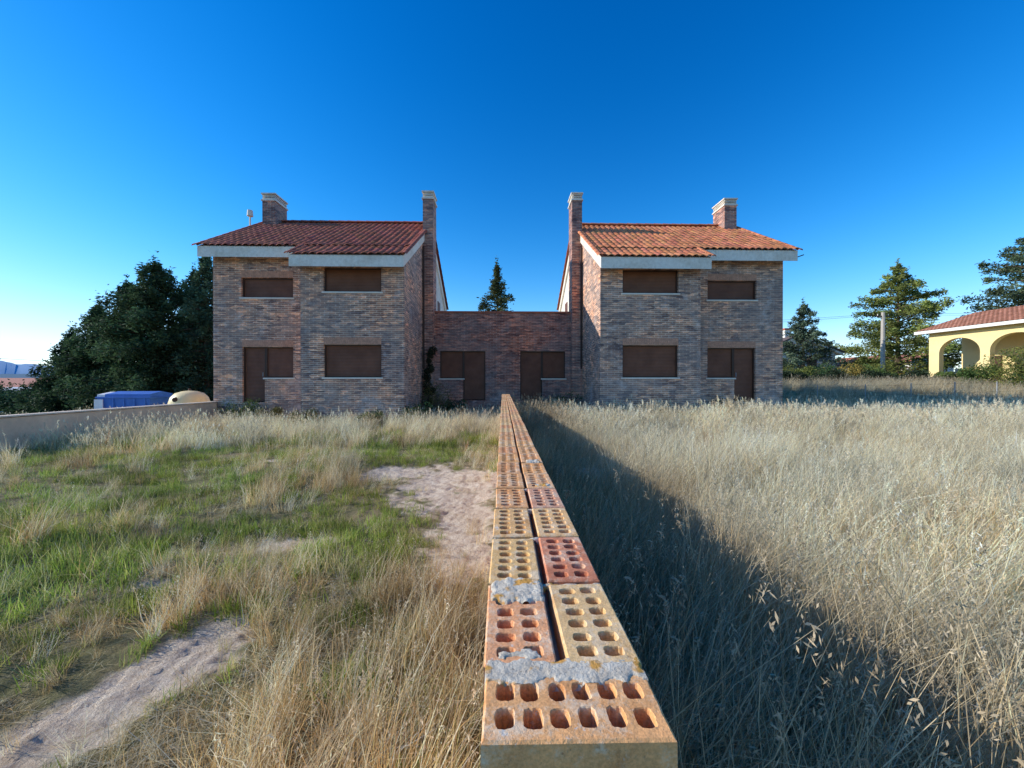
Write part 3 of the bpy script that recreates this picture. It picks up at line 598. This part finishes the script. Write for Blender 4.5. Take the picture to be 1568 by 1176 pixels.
def mountains(nm,dist,a0,a1,hmax,seed,c,base=-20):
    V=[];F=[];n=160
    for k in range(n+1):
        a=math.radians(a0+(a1-a0)*k/n); x=dist*math.sin(a); y=dist*math.cos(a)
        h=hmax*(.62+.25*noise.noise((k*.045,seed,0))+.12*noise.noise((k*.2,seed,1))+.05*noise.noise((k*.7,seed,2)))
        V+=[(x*.9,y*.9,base),(x,y,h),(x*1.2,y*1.2,base)]
    for k in range(n):
        for j in range(2): F.append((3*k+j,3*k+3+j,3*k+4+j,3*k+1+j))
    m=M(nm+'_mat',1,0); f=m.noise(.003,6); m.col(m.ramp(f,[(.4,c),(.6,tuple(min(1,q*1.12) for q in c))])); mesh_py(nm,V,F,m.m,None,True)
mountains('mountains',3600,-80,-38,190,3,(.28,.40,.52)); mountains('hills',2600,-85,-30,45,8,(.16,.22,.25),-15)  # distance haze is put into these bluish base colours
R=np.random.default_rng(5); n=9000; th=np.radians(R.uniform(-62,60,n)); dd=R.uniform(90,420,n); px=dd*np.sin(th); py=dd*np.cos(th)
keep=np.array([noise.noise((a*.02,b*.02,4))>.08 for a,b in zip(px,py)]); px,py=px[keep],py[keep]
k=len(px); zz=np.array([gh(a,b) for a,b in zip(px,py)])
cen=np.repeat(np.stack([px,py,zz],1),14,0)+R.normal(size=(k*14,3))*np.array([1.3,1.3,.7])+np.array([0,0,1.4]); cl=np.repeat(np.array([.06,.10,.06])*R.uniform(.6,1.4,(k,1)),14,0)
V,F,C=leaves(cen,cl,.7,.45,9); mesh_np('distant_trees',V,F,LEAF,col=C)
# ---------------------------------------------------------------- grass (one realised mesh)
TV={};TF={};TC_={}
def tuft(i,n,rad,L,w,lean,wind,cols,seed,S=3,heads=0,flat=0):
    r=np.random.default_rng(seed)
    a=r.uniform(0,2*np.pi,n); rr=rad*np.sqrt(r.random(n)); base=np.stack([rr*np.cos(a),rr*np.sin(a),np.full(n,-.03)],1)
    l=L*r.uniform(.4,1.2,n); hd=r.uniform(0,2*np.pi,n); ln=np.abs(r.normal(0,lean,n))+.05
    D=np.stack([np.cos(hd)*ln+wind[0],np.sin(hd)*ln+wind[1],np.zeros(n)],1)
    hs_=hd+r.normal(0,.8,n); sd=np.stack([-np.sin(hs_),np.cos(hs_),np.zeros(n)],1)
    t=np.linspace(0,1,S+1); V=np.zeros((n,S+1,2,3)); kink=r.normal(0,.05,(n,S+1,3))*l[:,None,None]*.6; kink[:,0]=0
    for k,tt in enumerate(t):
        up=np.zeros((n,3)); up[:,2]=l*(tt-.35*(tt**2)*np.minimum(1,np.linalg.norm(D,axis=1)))*(1-flat)
        if flat: up[:,2]+=.04
        c=base+up+D*(l*(tt**1.6))[:,None]+kink[:,k]; ww=(w*r.uniform(.6,1.2,n))*(1-.8*tt**1.5)/2
        V[:,k,0]=c-sd*ww[:,None]; V[:,k,1]=c+sd*ww[:,None]
    idx=np.arange(n*(S+1)*2).reshape(n,S+1,2); F=np.stack([idx[:,:-1,0],idx[:,:-1,1],idx[:,1:,1],idx[:,1:,0]],-1).reshape(-1,4)
    cc=np.array(cols)[r.integers(0,len(cols),n)]*r.uniform(.65,1.25,(n,1)); C=np.repeat(cc,(S+1)*2,0)
    V=V.reshape(-1,3)
    if heads:
        ids=r.integers(0,n,heads); tips=V.reshape(n,S+1,2,3)[ids,-1].mean(1); q=14
        cen=np.repeat(tips,q,0)+r.normal(size=(heads*q,3))*np.array([.008,.008,.032]); V2,F2,C2=leaves(cen,np.repeat(np.array([[.84,.73,.52]])*r.uniform(.7,1.1,(heads,1)),q,0),.010*(w/.0045),.0024*(w/.0045),seed+1,up=1.4)
        F=np.concatenate([F,F2+len(V)]); V=np.concatenate([V,V2]); C=np.concatenate([C,C2])
    TV[i]=V.astype(np.float32);TF[i]=F;TC_[i]=C.astype(np.float32)
pale=[(.88,.77,.51),(.82,.68,.42),(.90,.82,.60),(.66,.52,.30),(.84,.72,.47)]
gold=[(.78,.56,.26),(.66,.46,.20),(.84,.66,.36),(.54,.35,.15),(.86,.72,.45)]
green=[(.25,.34,.055),(.32,.41,.075),(.19,.26,.045),(.43,.44,.13)]
mixg=[(.37,.38,.11),(.62,.53,.26),(.48,.44,.17),(.76,.66,.40)]
red=[(.50,.20,.07),(.58,.29,.12),(.66,.46,.23)]
for i in range(3): tuft(i,36,.11,.70,.0050,.34,(.34,-.08),pale,40+i,heads=6)
for i in range(3): tuft(3+i,34,.09,.45,.0045,.48,(.10,-.05),gold,50+i,heads=2)
for i in range(2): tuft(6+i,44,.09,.14,.0065,.55,(.03,0),green,60+i,S=2)
for i in range(2): tuft(8+i,36,.10,.26,.0050,.55,(.1,0),mixg,70+i,S=2)
for i in range(2): tuft(10+i,44,.16,.30,.0045,.9,(0,0),pale+gold,80+i,flat=.82,S=2)
for i in range(2): tuft(12+i,46,.22,.70,.010,.35,(.30,-.08),pale,90+i,S=2,heads=6)
tuft(14,5,.05,.72,.0042,.15,(.1,0),gold,95,heads=5)
tuft(15,26,.10,.55,.008,.3,(.1,0),red,97,heads=6,S=2)
tuft(16,46,.22,.34,.010,.45,(.1,0),mixg+pale,98,S=2)
pts=[];rot=[];scl=[];idx=[];tn=[]
th0=math.radians(1.34)
def vis(x,y,mar=1.0):
    d=y*math.cos(th0)+x*math.sin(th0)
    if d<.15: return False
    u=(x*math.cos(th0)-y*math.sin(th0))/d
    return abs(u)<1.31+mar/max(d,.5)
def blocked(x,y):
    if x0w-.06<x<x1w+.06 and .3<y<yend: return True
    if 3.2<abs(x)<7 and y>13.3 and y<23: return True
    if 6.9<abs(x)<10.55 and y>14.3 and y<23: return True
    if abs(x)<=3.4 and y>16.7: return True
    if -10.65<x<-10.2: return True
    return False
def N(x,y,f,s): return noise.noise((x*f,y*f,s))
def gs(x,y,cx,cy,r): return math.exp(-((x-cx)**2+(y-cy)**2)/(r*r))
def lowf(x,y): return max(.9*gs(x,y,-2.35,1.7,.9),.85*gs(x,y,-.9,4.4,1.1),.5*gs(x,y,-2.3,3.4,.8)) if x<-.3 else 0
def add(x,y,i,s,sz=None,tilt=.12):
    if x<.2:
        lf=lowf(x,y)
        if i not in (6,7): s*=1-.45*lf
        if lf>.5 and random.random()<.2: return
    pts.append((x,y,gh(x,y))); rot.append((random.gauss(0,tilt),random.gauss(0,tilt),random.uniform(0,6.28) if i in(6,7,10,11,14) else random.gauss(0,.9))); scl.append((s,s*(sz or 1))); idx.append(i)
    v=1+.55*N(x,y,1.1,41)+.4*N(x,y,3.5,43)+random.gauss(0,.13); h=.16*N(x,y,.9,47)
    if x>.2: d=1-ss(1.2,2.1,x); v*=1-.42*d; h+=.10*d  # browner beside the divider wall; its shadow is deepened in the blade colour
    if y>16 and x>6: v*=.6  # shadow band on the far right field, painted into the blade colour
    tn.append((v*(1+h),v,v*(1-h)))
def scatter(x0,x1,y0,y1,dens,tier):
    n=int((x1-x0)*(y1-y0)*dens)
    for _ in range(n):
        x=random.uniform(x0,x1); y=random.uniform(y0,y1)
        if not vis(x,y) or blocked(x,y): continue
        b=bare(x,y)
        if random.random()<b*.95: continue
        if b>.5: add(x,y,random.choice((10,6,8,4)),random.uniform(.3,.65)); continue
        if x>.2:
            big=.5+.6*N(x,y,.5,11)+.55*N(x,y,1.6,12)
            if tier==2 or y>15: add(x,y,12+random.randint(0,1),random.uniform(.6,1.2)*(.80+.4*big)*(.8 if y>17 else 1)); continue
            q=random.random()
            if q<.12: add(x,y,10+random.randint(0,1),random.uniform(.8,1.2))
            elif q<.17+.5*max(0,N(x,y,.8,5)): add(x,y,8+random.randint(0,1),random.uniform(.8,1.5))
            elif q<.9: add(x,y,random.randint(0,2),random.uniform(.6,1.15)*(.72+.45*big))
            elif q<.965: add(x,y,random.randint(3,5),random.uniform(.9,1.4))
            else: add(x,y,14,random.uniform(.8,1.1))
        else:
            ng_=gs(x,y,-.75,1.75,.85)+.6*gs(x,y,-.5,2.7,.4)
            g=1.1*N(x,y,.6,21)+1.0*N(x,y,1.9,22)+.6*N(x,y,4.5,23)+.14+.6*(gs(x,y,-2.7,2.75,.8)+gs(x,y,-2.5,4.4,.9)+gs(x,y,-1.7,8.1,1.0)+gs(x,y,-8.2,8.2,1.6)+gs(x,y,-4.3,3.5,.9)+gs(x,y,-1.2,4.3,.8)+gs(x,y,-2.4,1.5,.6)+gs(x,y,-5.5,5.5,1.1))-1.2*ng_
            tall=N(x,y,.5,31)+.7*N(x,y,1.6,33)+.6*N(x,y,3.8,34)-.06+.6*ng_+(.22 if y>9 else 0)+(.2 if x<-7 else 0)-.4*lowf(x,y)
            q=random.random()
            if tier==2:
                if g>.14 and q<.8 and y<10.8: add(x,y,6+random.randint(0,1),random.uniform(1.3,2.2))
                elif q<.35: add(x,y,16,random.uniform(.6,1.1))
                elif tall>-.1: add(x,y,12+random.randint(0,1),random.uniform(.4,.75)+.3*max(0,tall))
                else: add(x,y,10+random.randint(0,1),random.uniform(1.2,1.8))
                continue
            if g>.12 and tall<.5:
                if q<.72: add(x,y,6+random.randint(0,1),random.uniform(.6,1.35))
                elif q<.88: add(x,y,8+random.randint(0,1),random.uniform(.5,.9))
                else: add(x,y,10+random.randint(0,1),random.uniform(.6,1))
            elif tall>.10:
                if q<.45: add(x,y,random.randint(3,5),random.uniform(.55,.9)+.25*min(1,tall))
                elif q<.70: add(x,y,random.randint(0,2),random.uniform(.4,.7)+.15*min(1,tall))
                elif q<.9: add(x,y,10+random.randint(0,1),random.uniform(.7,1.1))
                elif q<.985: add(x,y,8+random.randint(0,1),random.uniform(.8,1.2))
                else: add(x,y,14,random.uniform(.7,1))
            else:
                if q<.36: add(x,y,10+random.randint(0,1),random.uniform(.6,1.1))
                elif q<.60: add(x,y,8+random.randint(0,1),random.uniform(.4,.8))
                elif q<.82: add(x,y,random.randint(3,5),random.uniform(.3,.6))
                elif q<.88: add(x,y,random.randint(0,2),random.uniform(.3,.55))
                else: add(x,y,6+random.randint(0,1),random.uniform(.5,1))
scatter(-6.5,7,.35,4,150,1)
scatter(-11,13,4,8.5,58,1)
scatter(-10.6,20,8.5,13.5,26,2)
scatter(-4,24,13.5,17,15,2); scatter(6,40,17,31,7,2)
scatter(-24,-10.6,6,30,3,2)
for _ in range(26):
    x=random.uniform(1.5,12);y=random.uniform(6,13); add(x,y,15,random.uniform(.7,1.1))
for _ in range(14):
    x=random.uniform(-9,-.5);y=random.uniform(8,13); add(x,y,15,random.uniform(.6,.9))
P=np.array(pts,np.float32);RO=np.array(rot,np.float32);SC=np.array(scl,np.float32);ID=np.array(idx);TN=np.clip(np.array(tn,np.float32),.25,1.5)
VV=[];FF=[];CC=[];off=0
for i in TV:
    s=np.where(ID==i)[0]
    if not len(s): continue
    v=TV[i]; n=len(s); cz,sz=np.cos(RO[s,2]),np.sin(RO[s,2])
    X_=v[None,:,0]*SC[s,0,None];Y_=v[None,:,1]*SC[s,0,None];Z_=v[None,:,2]*SC[s,1,None]
    x=X_*cz[:,None]-Y_*sz[:,None]; y=X_*sz[:,None]+Y_*cz[:,None]
    x=x+Z_*RO[s,0,None]; y=y+Z_*RO[s,1,None]
    W=np.stack([x,y,Z_],-1)+P[s][:,None,:]
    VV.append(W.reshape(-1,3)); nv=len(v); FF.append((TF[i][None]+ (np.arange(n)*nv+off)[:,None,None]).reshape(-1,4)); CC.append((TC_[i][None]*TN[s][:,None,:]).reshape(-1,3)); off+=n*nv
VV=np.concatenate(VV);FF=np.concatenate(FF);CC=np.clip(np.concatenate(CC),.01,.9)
print('tufts',len(pts),'quads',len(FF))
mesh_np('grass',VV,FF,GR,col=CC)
# ---------------------------------------------------------------- light
el=math.radians(25.5); az=math.radians(2)
S=Vector((-math.cos(el)*math.cos(az),math.cos(el)*math.sin(az),math.sin(el)))
sd=bpy.data.lights.new('sun','SUN'); sd.energy=5.0; sd.angle=math.radians(.53); sd.color=(1,.95,.87); so=bpy.data.objects.new('sun',sd); so.rotation_euler=S.to_track_quat('Z','Y').to_euler(); sc.collection.objects.link(so)
w=bpy.data.worlds.new('World'); sc.world=w; w.use_nodes=True; nt=w.node_tree; bg=nt.nodes['Background']
sk=nt.nodes.new('ShaderNodeTexSky'); sk.sky_type='NISHITA'; sk.sun_disc=False; sk.sun_elevation=el; sk.sun_rotation=math.atan2(S.x,S.y); sk.altitude=600; sk.air_density=1.0; sk.dust_density=.15; sk.ozone_density=1.8
hs=nt.nodes.new('ShaderNodeHueSaturation'); hs.inputs['Saturation'].default_value=1.45; hs.inputs['Value'].default_value=.235
gm_=nt.nodes.new('ShaderNodeGamma'); gm_.inputs['Gamma'].default_value=1.35
ma=nt.nodes.new('ShaderNodeVectorMath'); ma.operation='MULTIPLY_ADD'; ma.inputs[1].default_value=(.80,.62,.42); ma.inputs[2].default_value=(1,1,1)
dv=nt.nodes.new('ShaderNodeVectorMath'); dv.operation='DIVIDE'
sx=nt.nodes.new('ShaderNodeVectorMath'); sx.operation='SCALE'; sx.inputs['Scale'].default_value=1.42/.15
nt.links.new(sk.outputs[0],hs.inputs['Color']); nt.links.new(hs.outputs[0],gm_.inputs[0]); nt.links.new(gm_.outputs[0],ma.inputs[0]); nt.links.new(gm_.outputs[0],dv.inputs[0]); nt.links.new(ma.outputs[0],dv.inputs[1])
nt.links.new(dv.outputs[0],sx.inputs[0]); nt.links.new(sx.outputs[0],bg.inputs[0]); bg.inputs[1].default_value=.15
cd=bpy.data.cameras.new('camera'); cd.sensor_width=36; cd.lens=36*600/1568; cd.clip_start=.02; cd.clip_end=20000
co=bpy.data.objects.new('camera',cd); co.location=(0,0,1.45); co.rotation_euler=(math.radians(90-.3),0,-th0); sc.collection.objects.link(co); sc.camera=co
sc.view_settings.view_transform='Standard'; sc.view_settings.look='None'; sc.view_settings.exposure=0
